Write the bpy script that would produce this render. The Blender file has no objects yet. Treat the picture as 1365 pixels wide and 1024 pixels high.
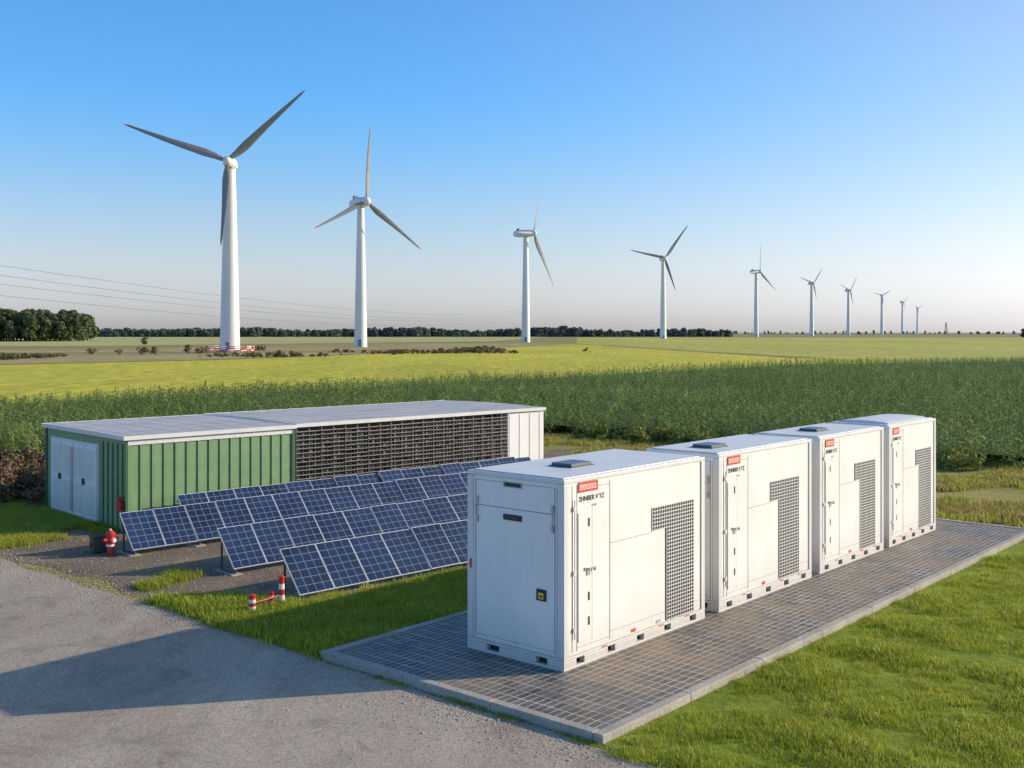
import bpy, math, random
from mathutils import Vector, Matrix, noise
random.seed(7)
scene=bpy.context.scene
COL=scene.collection
rnd=random.random
def ru(a,b): return a+(b-a)*random.random()

# ------------------------------------------------------------------ materials
def new_mat(name):
    m=bpy.data.materials.new(name); m.use_nodes=True
    nt=m.node_tree; b=nt.nodes['Principled BSDF']
    return m,nt,b
def N(nt,t,**kw):
    n=nt.nodes.new(t)
    for k,v in kw.items(): setattr(n,k,v)
    return n
def ramp(nt,fac,stops):
    r=N(nt,'ShaderNodeValToRGB')
    els=r.color_ramp.elements
    while len(els)<len(stops): els.new(0.5)
    for e,(p,c) in zip(els,stops):
        e.position=p; e.color=(c[0],c[1],c[2],1)
    nt.links.new(fac,r.inputs[0]); return r.outputs[0]
def noise_tex(nt,vec,scale,detail=4,rough=.6,dist=0):
    n=N(nt,'ShaderNodeTexNoise'); n.inputs['Scale'].default_value=scale
    n.inputs['Detail'].default_value=detail; n.inputs['Roughness'].default_value=rough
    n.inputs['Distortion'].default_value=dist
    if vec is not None: nt.links.new(vec,n.inputs['Vector'])
    return n.outputs['Fac']
def mixc(nt,fac,a,b,mode='MIX'):
    m=N(nt,'ShaderNodeMix',data_type='RGBA',blend_type=mode)
    if isinstance(fac,(int,float)): m.inputs[0].default_value=fac
    else: nt.links.new(fac,m.inputs[0])
    for s,i in ((a,6),(b,7)):
        if isinstance(s,tuple): m.inputs[i].default_value=(s[0],s[1],s[2],1)
        else: nt.links.new(s,m.inputs[i])
    return m.outputs[2]
def bump(nt,b,h,strength=.4,dist=.02):
    n=N(nt,'ShaderNodeBump'); n.inputs['Strength'].default_value=strength; n.inputs['Distance'].default_value=dist
    nt.links.new(h,n.inputs['Height']); nt.links.new(n.outputs[0],b.inputs['Normal'])
def objc(nt):
    return N(nt,'ShaderNodeTexCoord').outputs['Object']
def mapping(nt,vec,scale=(1,1,1),rot=(0,0,0),loc=(0,0,0)):
    m=N(nt,'ShaderNodeMapping'); m.inputs['Scale'].default_value=scale; m.inputs['Rotation'].default_value=rot; m.inputs['Location'].default_value=loc
    nt.links.new(vec,m.inputs['Vector']); return m.outputs[0]

def m_simple(name,col,rough=.6,metal=0,var=.15,scale=6,bs=0):
    m,nt,b=new_mat(name); o=objc(nt)
    f=noise_tex(nt,o,scale,5)
    c=ramp(nt,f,[(.3,tuple(x*(1-var) for x in col)),(.7,tuple(min(1,x*(1+var)) for x in col))])
    nt.links.new(c,b.inputs['Base Color']); b.inputs['Roughness'].default_value=rough; b.inputs['Metallic'].default_value=metal
    if bs: bump(nt,b,noise_tex(nt,o,scale*8,4),bs,.01)
    return m
def m_white_paint(name,col=(.83,.81,.77),dirt=.4):
    m,nt,b=new_mat(name); o=objc(nt)
    f=noise_tex(nt,mapping(nt,o,(1.4,1.4,.5)),1.6,6,.6)
    c=ramp(nt,f,[(.25,tuple(x*(1-.25*dirt) for x in col)),(.6,col)])
    sep=N(nt,'ShaderNodeSeparateXYZ'); nt.links.new(o,sep.inputs[0])
    mr=N(nt,'ShaderNodeMapRange'); mr.inputs[1].default_value=.8; mr.inputs[2].default_value=.05
    nt.links.new(sep.outputs[2],mr.inputs[0])
    n2=noise_tex(nt,mapping(nt,o,(6,6,1.2)),3,6,.7)
    mu=N(nt,'ShaderNodeMath',operation='MULTIPLY'); nt.links.new(mr.outputs[0],mu.inputs[0]); nt.links.new(n2,mu.inputs[1])
    mu2=N(nt,'ShaderNodeMath',operation='MULTIPLY'); nt.links.new(mu.outputs[0],mu2.inputs[0]); mu2.inputs[1].default_value=dirt*1.5
    c2=mixc(nt,mu2.outputs[0],c,(.36,.31,.25))
    nt.links.new(c2,b.inputs['Base Color']); b.inputs['Roughness'].default_value=.42
    bump(nt,b,noise_tex(nt,o,1.3,2),.18,.03)
    return m
def m_leaf(name,c1,c2,trans=.35,rough=.55,c3=None,pscale=.15):
    m,nt,b=new_mat(name)
    oi=N(nt,'ShaderNodeObjectInfo'); g=N(nt,'ShaderNodeNewGeometry')
    f=noise_tex(nt,g.outputs['Position'],pscale,3)
    mm=N(nt,'ShaderNodeMath',operation='ADD'); nt.links.new(oi.outputs['Random'],mm.inputs[0]); nt.links.new(f,mm.inputs[1])
    hh=N(nt,'ShaderNodeMath',operation='MULTIPLY'); nt.links.new(mm.outputs[0],hh.inputs[0]); hh.inputs[1].default_value=.5
    st=[(.25,c1),(.6,c2)]
    if c3: st.append((.78,c3))
    c=ramp(nt,hh.outputs[0],st)
    nt.links.new(c,b.inputs['Base Color']); b.inputs['Roughness'].default_value=rough
    t=N(nt,'ShaderNodeBsdfTranslucent'); nt.links.new(c,t.inputs[0])
    mx=N(nt,'ShaderNodeMixShader'); mx.inputs[0].default_value=trans
    out=nt.nodes['Material Output']
    nt.links.new(b.outputs[0],mx.inputs[1]); nt.links.new(t.outputs[0],mx.inputs[2]); nt.links.new(mx.outputs[0],out.inputs[0])
    return m
def m_ground(name,stops,scale=.3,fine=8,bs=.5,stretch=(1,1,1),rot=0,finecol=.35,bd=.03):
    m,nt,b=new_mat(name); g=N(nt,'ShaderNodeNewGeometry').outputs['Position']
    v=mapping(nt,g,stretch,(0,0,rot))
    f=noise_tex(nt,v,scale,8,.65,.3)
    c=ramp(nt,f,stops)
    f2=noise_tex(nt,v,fine,6,.7)
    c2=ramp(nt,f2,[(.3,(1-finecol,)*3),(.7,(1+finecol*.4,)*3)])
    c=mixc(nt,1.0,c,c2,'MULTIPLY')
    nt.links.new(c,b.inputs['Base Color']); b.inputs['Roughness'].default_value=.95
    b.inputs['Specular IOR Level'].default_value=.2
    bump(nt,b,f2,bs,bd)
    return m

WHITE=m_white_paint('white_paint')
WHITE2=m_white_paint('roof_paint',(.72,.70,.67),.5)
POST=m_white_paint('post_paint',(.72,.70,.665),.5)
SEAM=m_simple('seam_shadow_gap',(.12,.12,.12),.8)
SEAML=m_simple('panel_joint',(.38,.38,.37),.7)
DARK=m_simple('dark_plastic',(.025,.026,.028),.5)
DARKG=m_simple('dark_gray_metal',(.07,.075,.08),.5,.3)
STEEL=m_simple('galvanised_steel',(.45,.46,.47),.4,.7)
ALU=m_simple('aluminium_frame',(.66,.67,.68),.4,.4)
RED=m_simple('red_paint',(.55,.03,.02),.4)
REDL=m_simple('red_label',(.62,.06,.03),.5)
YEL=m_simple('yellow_label',(.75,.60,.04),.5)
HATCH=m_simple('hatch_lid',(.07,.09,.12),.35)
BLK=m_simple('black_ink',(.03,.03,.03),.6)
WINK=m_simple('white_ink',(.8,.78,.74),.6)
GREEN=m_simple('green_cladding',(.18,.30,.14),.5,0,.12,3)
GREEND=m_simple('green_trim',(.04,.11,.055),.5)
def m_roof():
    m,nt,b=new_mat('metal_roof'); o=objc(nt)
    f=noise_tex(nt,mapping(nt,o,(.6,3,1)),1.1,7,.7)
    c=ramp(nt,f,[(.25,(.30,.275,.25)),(.5,(.48,.45,.42)),(.75,(.60,.57,.53))])
    nt.links.new(c,b.inputs['Base Color']); b.inputs['Roughness'].default_value=.6; b.inputs['Metallic'].default_value=.05
    return m
ROOFM=m_roof()
TURB=m_simple('turbine_white',(.76,.75,.73),.45,0,.05,.1)
BLADE=m_simple('backlit_blade_gray',(.22,.23,.245),.5,0,.08,.2)  # darkened base colour stands in for the blades being backlit
CONC=m_ground('kerb_concrete',[(.3,(.36,.33,.28)),(.7,(.52,.47,.40))],2,25,.4)

def m_pad():
    m,nt,b=new_mat('pad_pavers'); o=objc(nt)
    br=N(nt,'ShaderNodeTexBrick')
    nz=N(nt,'ShaderNodeTexNoise'); nz.inputs['Scale'].default_value=2.5; nt.links.new(o,nz.inputs['Vector'])
    vm=N(nt,'ShaderNodeVectorMath',operation='MULTIPLY_ADD'); nt.links.new(nz.outputs['Color'],vm.inputs[0]); vm.inputs[1].default_value=(.025,.025,0); nt.links.new(o,vm.inputs[2])
    nt.links.new(vm.outputs[0],br.inputs['Vector'])
    br.inputs['Scale'].default_value=1; br.inputs['Brick Width'].default_value=.24; br.inputs['Row Height'].default_value=.12
    br.inputs['Mortar Size'].default_value=.009; br.inputs['Mortar Smooth'].default_value=.25; br.offset=0.0
    br.inputs['Color1'].default_value=(.055,.055,.056,1); br.inputs['Color2'].default_value=(.14,.128,.115,1)
    br.inputs['Bias'].default_value=-.1
    fm=noise_tex(nt,o,1.7,6,.7)
    mc=ramp(nt,fm,[(.35,(.22,.20,.18)),(.55,(.68,.64,.56))]); nt.links.new(mc,br.inputs['Mortar'])
    f=noise_tex(nt,o,.8,7,.7)
    c=mixc(nt,ramp(nt,f,[(.42,(0,0,0)),(.66,(.75,.75,.75))]),br.outputs['Color'],(.34,.25,.17))
    f2=noise_tex(nt,o,40,3)
    c=mixc(nt,1,c,ramp(nt,f2,[(.3,(.6,)*3),(.7,(1.25,)*3)]),'MULTIPLY')
    nt.links.new(c,b.inputs['Base Color'])
    r=ramp(nt,f,[(.3,(.45,)*3),(.7,(.85,)*3)]); nt.links.new(r,b.inputs['Roughness'])
    ad=N(nt,'ShaderNodeMath',operation='MULTIPLY_ADD'); nt.links.new(f2,ad.inputs[0]); ad.inputs[1].default_value=.4; nt.links.new(br.outputs['Fac'],ad.inputs[2])
    bump(nt,b,ad.outputs[0],.5,.008)
    return m
PAD=m_pad()
def m_road():
    m,nt,b=new_mat('asphalt_gravel'); g=N(nt,'ShaderNodeNewGeometry').outputs['Position']
    v=mapping(nt,g,(1,.25,1),(0,0,math.radians(-49.2)+math.pi/2))
    big=noise_tex(nt,v,.45,7,.65,.5)
    c=ramp(nt,big,[(.3,(.29,.235,.18)),(.45,(.38,.31,.24)),(.58,(.44,.365,.28)),(.75,(.54,.45,.34))])
    vo=N(nt,'ShaderNodeTexVoronoi'); vo.inputs['Scale'].default_value=60; nt.links.new(g,vo.inputs['Vector'])
    c=mixc(nt,1,c,ramp(nt,vo.outputs['Color'],[(.15,(.72,)*3),(.85,(1.2,)*3)]),'MULTIPLY')
    f2=noise_tex(nt,g,14,6,.8)
    c=mixc(nt,1,c,ramp(nt,f2,[(.3,(.8,)*3),(.7,(1.1,)*3)]),'MULTIPLY')
    f3=noise_tex(nt,g,1.1,5,.7,1.0)
    c=mixc(nt,1,c,ramp(nt,f3,[(.34,(.78,.78,.79)),(.47,(1,1,1))]),'MULTIPLY')
    nt.links.new(c,b.inputs['Base Color']); b.inputs['Roughness'].default_value=.92; b.inputs['Specular IOR Level'].default_value=.2
    ad=N(nt,'ShaderNodeMath',operation='ADD'); nt.links.new(vo.outputs['Distance'],ad.inputs[0]); nt.links.new(f2,ad.inputs[1])
    bump(nt,b,ad.outputs[0],.25,.006)
    return m
ROAD=m_road()
def m_cells():
    m,nt,b=new_mat('solar_cells'); uv=N(nt,'ShaderNodeTexCoord').outputs['UV']
    sep=N(nt,'ShaderNodeSeparateXYZ'); nt.links.new(uv,sep.inputs[0])
    def lines(out,n,w):
        a=N(nt,'ShaderNodeMath',operation='MULTIPLY'); nt.links.new(out,a.inputs[0]); a.inputs[1].default_value=n
        f=N(nt,'ShaderNodeMath',operation='FRACT'); nt.links.new(a.outputs[0],f.inputs[0])
        p=N(nt,'ShaderNodeMath',operation='PINGPONG'); nt.links.new(f.outputs[0],p.inputs[0]); p.inputs[1].default_value=.5
        l=N(nt,'ShaderNodeMath',operation='LESS_THAN'); nt.links.new(p.outputs[0],l.inputs[0]); l.inputs[1].default_value=w
        return l.outputs[0]
    mx=N(nt,'ShaderNodeMath',operation='MAXIMUM'); nt.links.new(lines(sep.outputs[0],4,.022),mx.inputs[0]); nt.links.new(lines(sep.outputs[1],6,.026),mx.inputs[1])
    g=N(nt,'ShaderNodeNewGeometry').outputs['Position']
    f=noise_tex(nt,g,.9,3)
    base=ramp(nt,f,[(.3,(.007,.016,.046)),(.7,(.020,.045,.115))])
    c=mixc(nt,mx.outputs[0],base,(.24,.29,.36))
    nt.links.new(c,b.inputs['Base Color']); b.inputs['Roughness'].default_value=.2
    return m
CELLS=m_cells()

# ------------------------------------------------------------------ mesh builder
class MB:
    def __init__(s): s.v=[];s.f=[];s.m=[];s.mats=[];s.uv={}
    def mi(s,mat):
        if mat not in s.mats: s.mats.append(mat)
        return s.mats.index(mat)
    def face(s,pts,mat,uv=None):
        i=len(s.v); s.v+= [tuple(p) for p in pts]; s.f.append(tuple(range(i,i+len(pts)))); s.m.append(s.mi(mat))
        if uv: s.uv[len(s.f)-1]=uv
    def box(s,x0,x1,y0,y1,z0,z1,mat,M=None):
        c=[(x0,y0,z0),(x1,y0,z0),(x1,y1,z0),(x0,y1,z0),(x0,y0,z1),(x1,y0,z1),(x1,y1,z1),(x0,y1,z1)]
        if M: c=[tuple(M@Vector(p)) for p in c]
        i=len(s.v); s.v+=c
        for f in ((0,3,2,1),(4,5,6,7),(0,1,5,4),(1,2,6,5),(2,3,7,6),(3,0,4,7)):
            s.f.append(tuple(i+k for k in f)); s.m.append(s.mi(mat))
    def tube(s,p0,p1,r0,r1,mat,n=12,cap=True):
        p0=Vector(p0);p1=Vector(p1);d=(p1-p0).normalized()
        a=d.orthogonal().normalized();b=d.cross(a); i=len(s.v)
        for p,r in((p0,r0),(p1,r1)):
            for k in range(n):
                t=2*math.pi*k/n; s.v.append(tuple(p+a*(r*math.cos(t))+b*(r*math.sin(t))))
        mi=s.mi(mat)
        for k in range(n):
            s.f.append((i+k,i+(k+1)%n,i+n+(k+1)%n,i+n+k)); s.m.append(mi)
        if cap:
            s.f.append(tuple(i+n+k for k in range(n))); s.m.append(mi)
            s.f.append(tuple(i+k for k in reversed(range(n)))); s.m.append(mi)
    def obj(s,name,parent=None,loc=(0,0,0),rotz=0,bevel=0,smooth=False,link=True):
        me=bpy.data.meshes.new(name); me.from_pydata(s.v,[],s.f)
        for m in s.mats: me.materials.append(m)
        me.polygons.foreach_set('material_index',s.m)
        if s.uv:
            l=me.uv_layers.new(name='UVMap')
            for fi,uv in s.uv.items():
                p=me.polygons[fi]
                for li,c in zip(p.loop_indices,uv): l.data[li].uv=c
        if smooth: me.polygons.foreach_set('use_smooth',[True]*len(s.f))
        me.update()
        o=bpy.data.objects.new(name,me)
        if link: COL.objects.link(o)
        o.location=loc; o.rotation_euler=(0,0,rotz)
        if parent: o.parent=parent
        if bevel:
            b=o.modifiers.new('bevel','BEVEL'); b.width=bevel; b.segments=2; b.limit_method='ANGLE'
        return o
def empty(name,loc=(0,0,0),rotz=0):
    e=bpy.data.objects.new(name,None); COL.objects.link(e); e.location=loc; e.rotation_euler=(0,0,rotz); e.empty_display_size=.5
    return e
def text(name,body,size,parent,loc,rot,mat,sx=1):
    c=bpy.data.curves.new(name,'FONT'); c.body=body; c.size=size; c.extrude=.001; c.align_x='LEFT'; c.align_y='CENTER'; c.offset=size*.02
    o=bpy.data.objects.new(name,c); COL.objects.link(o); o.parent=parent; o.location=loc; o.rotation_euler=rot; o.scale=(sx,1,1); c.materials.append(mat)
    return o

C0=Vector((.72,15.03)); U=Vector((.653,.757)); V=Vector((-.757,.653)); AU=math.atan2(.757,.653)
def uv2w(u,v): p=C0+U*u+V*v; return (p.x,p.y)
def w2uv(x,y): d=Vector((x,y))-C0; return d.dot(U),d.dot(V)

# ------------------------------------------------------------------ containers
PADZ=.10
def container(u0,L,W,dv=0,label=True,vent=(.59,.69,.91),hood=False,hatch=(1.31,.88)):
    x,y=uv2w(u0,dv)
    E=empty('battery_container',(x,y,PADZ),AU)
    H=2.72-PADZ+.03
    b=MB(); b.box(.02,L-.02,.02,W-.02,.17,H-.06,WHITE); b.obj('body',E,bevel=.012)
    r=MB(); r.box(0,L,0,W,H-.06,H,WHITE2)
    r.box(.06,L-.06,.06,W-.06,H,H+.018,WHITE2)
    r.obj('roof',E,bevel=.012)
    p=MB()
    for cx in (0,L-.11):
        for cy in (0,W-.11):
            p.box(cx,cx+.11,cy,cy+.11,.17,H-.063,POST)
    p.box(0,L,0,.09,.13,.168,POST); p.box(0,L,W-.09,W,.13,.168,POST)
    p.box(0,.09,.092,W-.092,.13,.168,POST); p.box(L-.09,L,.092,W-.092,.13,.168,POST)
    p.box(0,L,0,.09,.0,.035,POST); p.box(0,L,W-.09,W,.0,.035,POST)
    p.box(0,.09,.092,W-.092,.0,.035,POST); p.box(L-.09,L,.092,W-.092,.0,.035,POST)
    def rail(a0,a1,slots,along,c0,c1):
        cur=a0
        for s0,s1 in slots+[(a1,a1)]:
            if s0>cur:
                if along=='x': p.box(cur,s0,c0,c1,.036,.129,POST)
                else: p.box(c0,c1,cur,s0,.036,.129,POST)
            cur=s1
    ns=5; sl=[]
    for i in range(ns):
        c=L*(.10+.80*i/(ns-1)); sl.append((c-.09,c+.09))
    rail(0,L,sl,'x',0,.09); rail(0,L,sl,'x',W-.09,W)
    rail(.092,W-.092,[(W*.22-.1,W*.22+.1),(W*.72-.12,W*.72+.12)],'y',0,.09)
    rail(.092,W-.092,[(W*.22-.1,W*.22+.1),(W*.72-.12,W*.72+.12)],'y',L-.09,L)
    p.box(.1,L-.1,.1,W-.1,.02,.165,DARK)
    p.obj('base_frame',E,bevel=.006)
    d=MB()
    def sx(x0,x1,z0,z1,m=SEAM,pr=.003): d.box(x0,x1,.02-pr,.0195,z0,z1,m)
    def sy(y0,y1,z0,z1,m=SEAM,pr=.003): d.box(.02-pr,.0195,y0,y1,z0,z1,m)
    k=L/3.75
    xd0,xd1=.31*k,1.10*k
    for xx in (.20*k,xd0,xd1): sx(xx,xx+.010,.22,H-.1)
    sx(xd0+.012,xd1,H-.16,H-.15,SEAML); sx(xd0+.012,xd1,.26,.268,SEAML)
    sx(xd0+.36*k,xd0+.366*k,.3,H-.46,SEAML)
    sx(xd1+.012,vent[0]*L-.02,1.62,1.63,SEAML)
    sx(xd1+.012,L-.12,.33,.338,SEAML)
    d.box(xd0+.03,xd0+.34*k,.006,.0195,.34,H-.5,WHITE)
    for zz in (.60,.95,2.0):
        sx(.555*k,.60*k,zz-.06,zz+.06,DARK,.016)
    d.box(.47*k,.56*k,-.012,.004,1.33,1.37,STEEL); d.box(.53*k,.70*k,-.035,-.013,1.34,1.36,STEEL); d.box(.68*k,.70*k,-.034,.0,1.30,1.338,STEEL)
    d.box(.52*k,.60*k,-.004,.004,1.25,1.325,SEAML)
    d.tube((.24*k,-.002,.4),(.24*k,-.002,H-.3),.010,.010,POST,8)
    for zz in (.5,1.3,2.2): d.box(.21*k,.27*k,-.012,.018,zz,zz+.06,POST)
    for i in (1,3,4):
        c=sl[i][0]; d.box(c-.16,c-.03,-.003,-.0005,.145,.165,REDL)
    d.box(L*.44,L*.44+.12,.014,.0195,.20,.25,REDL); d.box(L*.62,L*.62+.12,.014,.0195,.20,.25,SEAML)
    sy(.17,.18,.2,H-.12); sy(.13,.14,.2,H-.12,SEAML)
    sy(W-.16,W-.15,.2,H-.12); sy(.18,W-.16,H-.50,H-.492); sy(.18,W-.16,.24,.248,SEAML); sy(.18,W-.16,H-.13,H-.122,SEAML)
    a=W*.52
    sy(a-.18,a+.18,H-.19,H-.11,SEAML,.006); sy(a-.15,a+.15,H-.175,H-.125,DARK,.012)
    sy(a-.17,a+.17,H-.66,H-.58,DARK,.02); sy(a-.12,a+.12,H-.635,H-.605,DARKG,.03)
    for yy in (.21,W-.19):
        for zz in (H-.75,H-.47): d.box(-.004,.0195,yy-.02,yy+.02,zz,zz+.10,STEEL)
        d.tube((.0,yy,H-.72),(.0,yy,H-.40),.008,.008,STEEL,8)
    d.box(-.006,.0195,W-.09,W-.05,1.2,1.34,REDL)
    d.box(.0,.0195,.33,.50,.92,1.08,DARK); d.box(-.004,-.0005,.37,.46,.945,1.035,YEL)
    d.box(-.007,-.0045,.395,.435,.965,1.0,BLK)
    if hatch:
        hx,hy=hatch
        d.box(hx-.25,hx+.25,hy-.19,hy+.19,H+.019,H+.075,HATCH); d.box(hx-.28,hx+.28,hy-.22,hy+.22,H+.0185,H+.034,DARKG)
    d.obj('fittings',E)
    if hood:
        h=MB(); n=8
        for i in range(n):
            t0=math.pi*i/n; t1=math.pi*(i+1)/n
            y0=W/2-W*.42*math.cos(t0); y1=W/2-W*.42*math.cos(t1); z0=H+.02+.06*math.sin(t0); z1=H+.02+.06*math.sin(t1)
            h.face([(L*.1,y0,z0),(L*.9,y0,z0),(L*.9,y1,z1),(L*.1,y1,z1)],WHITE2)
            h.face([(L*.1,y0,H+.019),(L*.1,y0,z0),(L*.1,y1,z1),(L*.1,y1,H+.019)],WHITE2)
            h.face([(L*.9,y0,H+.019),(L*.9,y0,z0),(L*.9,y1,z1),(L*.9,y1,H+.019)],WHITE2)
        h.obj('roof_hood',E)
    g=MB()
    x0,xs,x1=vent[0]*L,vent[1]*L,vent[2]*L
    zb,zs,zt=.20,1.66,2.0
    g.box(xs,x1,.012,.0195,zb,zs,DARK); g.box(x0,x1,.012,.0195,zs,zt,DARK)
    st=.066
    nx=int(round((x1-x0)/st)); stx=(x1-x0)/nx
    nsx=int(round((xs-x0)/stx)); xs2=x0+nsx*stx
    nz=int(round((zt-zb)/.058)); stz=(zt-zb)/nz
    nzs=int(round((zs-zb)/stz)); zs2=zb+nzs*stz
    for i in range(nx+1):
        xx=x0+i*stx; z0=zb if i>=nsx else zs2
        g.box(xx-.0065,xx+.0065,.0065,.0105,z0,zt,POST)
    for j in range(nz+1):
        zz=zb+j*stz; xa=xs2 if j<nzs else x0
        g.box(xa,x1,.004,.0064,zz-.0065,zz+.0065,POST)
    g.obj('vent_grille',E)
    lb=MB(); lb.box(.34*k,.80*k,.008,.0195,H-.21,H-.07,REDL)
    for i in range(5):
        xa=(.37+.08*i)*k; lb.box(xa,xa+.062*k,.006,.0078,H-.175,H-.105,WINK)
        lb.box(xa+.012*k,xa+.05*k,.0045,.0058,H-.163,H-.143,REDL); lb.box(xa+.012*k,xa+.05*k,.0045,.0058,H-.136,H-.117,REDL)
    lb.obj('red_label',E)
    text('label_text','2HNBER V YZ',.10,E,(.36*k,.017,H-.31),(math.pi/2,0,0),BLK,k*1.0)
    text('small_text','4E 2N',.045,E,(.66*k,.017,H-.42),(math.pi/2,0,0),SEAML,k)
    return E
container(0,3.75,1.83,hatch=(1.31,.88))
container(4.2,3.5,1.46,vent=(.53,.62,.85),hatch=(.85,.68))
container(8.05,3.15,1.42,vent=(.53,.62,.86),hatch=(1.2,.70))
container(11.5,2.85,1.42,vent=(.56,.64,.89),hatch=None,hood=True)

# ------------------------------------------------------------------ pad
PE=empty('concrete_pad',(C0.x,C0.y,0),AU)
pm=MB(); u0,u1,v0,v1=-1.6,15.9,-1.82,3.3
KW=.15
pm.box(u0+KW,u1-KW,v0+KW,v1-KW,.0,PADZ,PAD); pm.obj('paving',PE)
kb=MB(); kz=.118
def kerb(x0,x1,y0,y1,alongx):
    n=max(1,int(round(((x1-x0) if alongx else (y1-y0))/1.9)))
    for i in range(n):
        if alongx:
            a=x0+(x1-x0)*i/n; c=x0+(x1-x0)*(i+1)/n; kb.box(a+.003,c-.003,y0,y1,-.02,kz+ru(-.003,.003),CONC)
        else:
            a=y0+(y1-y0)*i/n; c=y0+(y1-y0)*(i+1)/n; kb.box(x0,x1,a+.003,c-.003,-.02,kz+ru(-.003,.003),CONC)
kerb(u0,u1,v0,v0+KW-.003,True); kerb(u0,u1,v1-KW+.003,v1,True); kerb(u0,u0+KW-.003,v0+KW,v1-KW,False); kerb(u1-KW+.003,u1,v0+KW,v1-KW,False)
kb.obj('kerb',PE,bevel=.012)

# ------------------------------------------------------------------ ground sheets
def sheet(name,poly,z,mat,sub=False):
    b=MB(); b.face([(x,y,z) for x,y in poly],mat); return b.obj(name)
def ragged(p0,p1,n,amp,seed=0,axis=None):
    out=[];d=Vector(p1)-Vector(p0);nn=Vector((-d.y,d.x)).normalized()
    for i in range(n):
        t=i/n; k=amp*(noise.noise(Vector((t*n*.35+seed,seed*3.1,0)))+.5*noise.noise(Vector((t*n*1.1+seed,seed*7.7,3))))
        p=Vector(p0)+d*t+nn*k; out.append((p.x,p.y))
    return out
G_BASE=m_ground('rough_meadow',[(.3,(.24,.21,.07)),(.5,(.32,.27,.09)),(.7,(.40,.31,.12))],.02,.35,.5,bd=.3)
G_NEAR=m_ground('meadow_near',[(.3,(.20,.21,.045)),(.5,(.32,.28,.065)),(.7,(.46,.34,.11))],.25,6,.6)
G_YEL=m_ground('yellow_crop',[(.3,(.44,.42,.04)),(.5,(.60,.53,.045)),(.7,(.74,.60,.06))],.05,1.0,.35,(1,.25,1),-.9,.5,bd=.15)
G_GRN=m_ground('pale_green_crop',[(.3,(.34,.37,.06)),(.5,(.48,.46,.08)),(.7,(.62,.52,.11))],.012,.5,.35,(1,.12,1),-.9,.45,bd=.15)
G_BRN=m_ground('dry_heath',[(.3,(.27,.22,.08)),(.5,(.42,.33,.13)),(.7,(.58,.44,.19))],.03,.5,.5,(.4,1,1),0,.45,bd=.4)
G_SOIL=m_ground('bare_soil',[(.3,(.15,.11,.08)),(.55,(.25,.19,.13)),(.75,(.38,.29,.19))],.5,9,.8)
G_TURF=m_ground('turf',[(.3,(.14,.19,.015)),(.5,(.23,.29,.025)),(.7,(.32,.36,.04))],.7,12,.8)
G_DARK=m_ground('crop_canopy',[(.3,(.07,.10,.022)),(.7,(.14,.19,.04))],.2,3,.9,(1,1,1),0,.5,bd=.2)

sheet('ground',[(-9000,-300),(9000,-300),(9000,14000),(-9000,14000)],0,G_BASE)
sheet('near_meadow',[(-80,-10),(90,-10),(90,48),(20,60),(-80,60)],.004,G_NEAR)
yard=ragged(uv2w(-1.5,16),uv2w(-1.1,7.5),16,.35,1)+ragged(uv2w(-.2,7.0),uv2w(.3,5.9),6,.2,2)+ragged(uv2w(.5,5.8),uv2w(16,4.8),20,.3,3)+ragged(uv2w(25,4),uv2w(27,9),6,.5,4)+ragged(uv2w(24,9.5),uv2w(3,18.5),16,.5,5)
sheet('soil_yard',yard,.008,G_SOIL)
road=ragged(uv2w(-1.75,-14),uv2w(-1.68,3.5),40,.10,11)+ragged(uv2w(-1.62,3.6),uv2w(-1.45,34),120,.16,12)+[uv2w(-16,40),uv2w(-16,-14)]
sheet('road',road,.012,ROAD)
sheet('dirt_path',ragged((-4,40),(3.2,45.5),8,.5,21)+ragged((4,46),(14,36.5),10,.5,22)+ragged((12,34.5),(2,40.5),8,.5,23)+ragged((1,40),(-1,37),4,.3,24),.012,G_SOIL)
sheet('yellow_field',[(-420,150),(-74.5,158),(-49.6,188),(-23.6,258),(23,435),(31,387),(52,205),(75,165),(140,150),(0,55),(-100,25),(-420,25)],.03,G_YEL)
sheet('pale_green_field',[(53,205),(32,387),(26,440),(60,1000),(2500,1000),(1500,150),(140,152),(76,166)],.03,G_GRN)
sheet('heath_strip',[(-600,153),(-75,161),(-50,192),(-25,262),(20,437),(-10,480),(-120,300),(-600,260)],.05,G_BRN)
sheet('far_field',[(-600,330),(-150,370),(-10,560),(40,1150),(-1500,1150)],.06,m_ground('haze_paled_crop',[(.3,(.38,.38,.12)),(.7,(.54,.47,.19))],.004,.1,.3,(.3,1,1),0,.2,bd=.3))  # crop colour made paler to stand in for distance haze
sheet('field_track',[(30,392),(36,392),(57,205),(53,205)],.08,G_BRN)
sheet('hills',[(-9000,2500),(9000,2500),(9000,13900),(-9000,13900)],.4,m_ground('haze_tinted_land',[(.3,(.28,.32,.30)),(.7,(.36,.38,.34))],.002,.02,.1,(.3,1,1)))  # distance haze is mixed into this sheet's own colour

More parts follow.
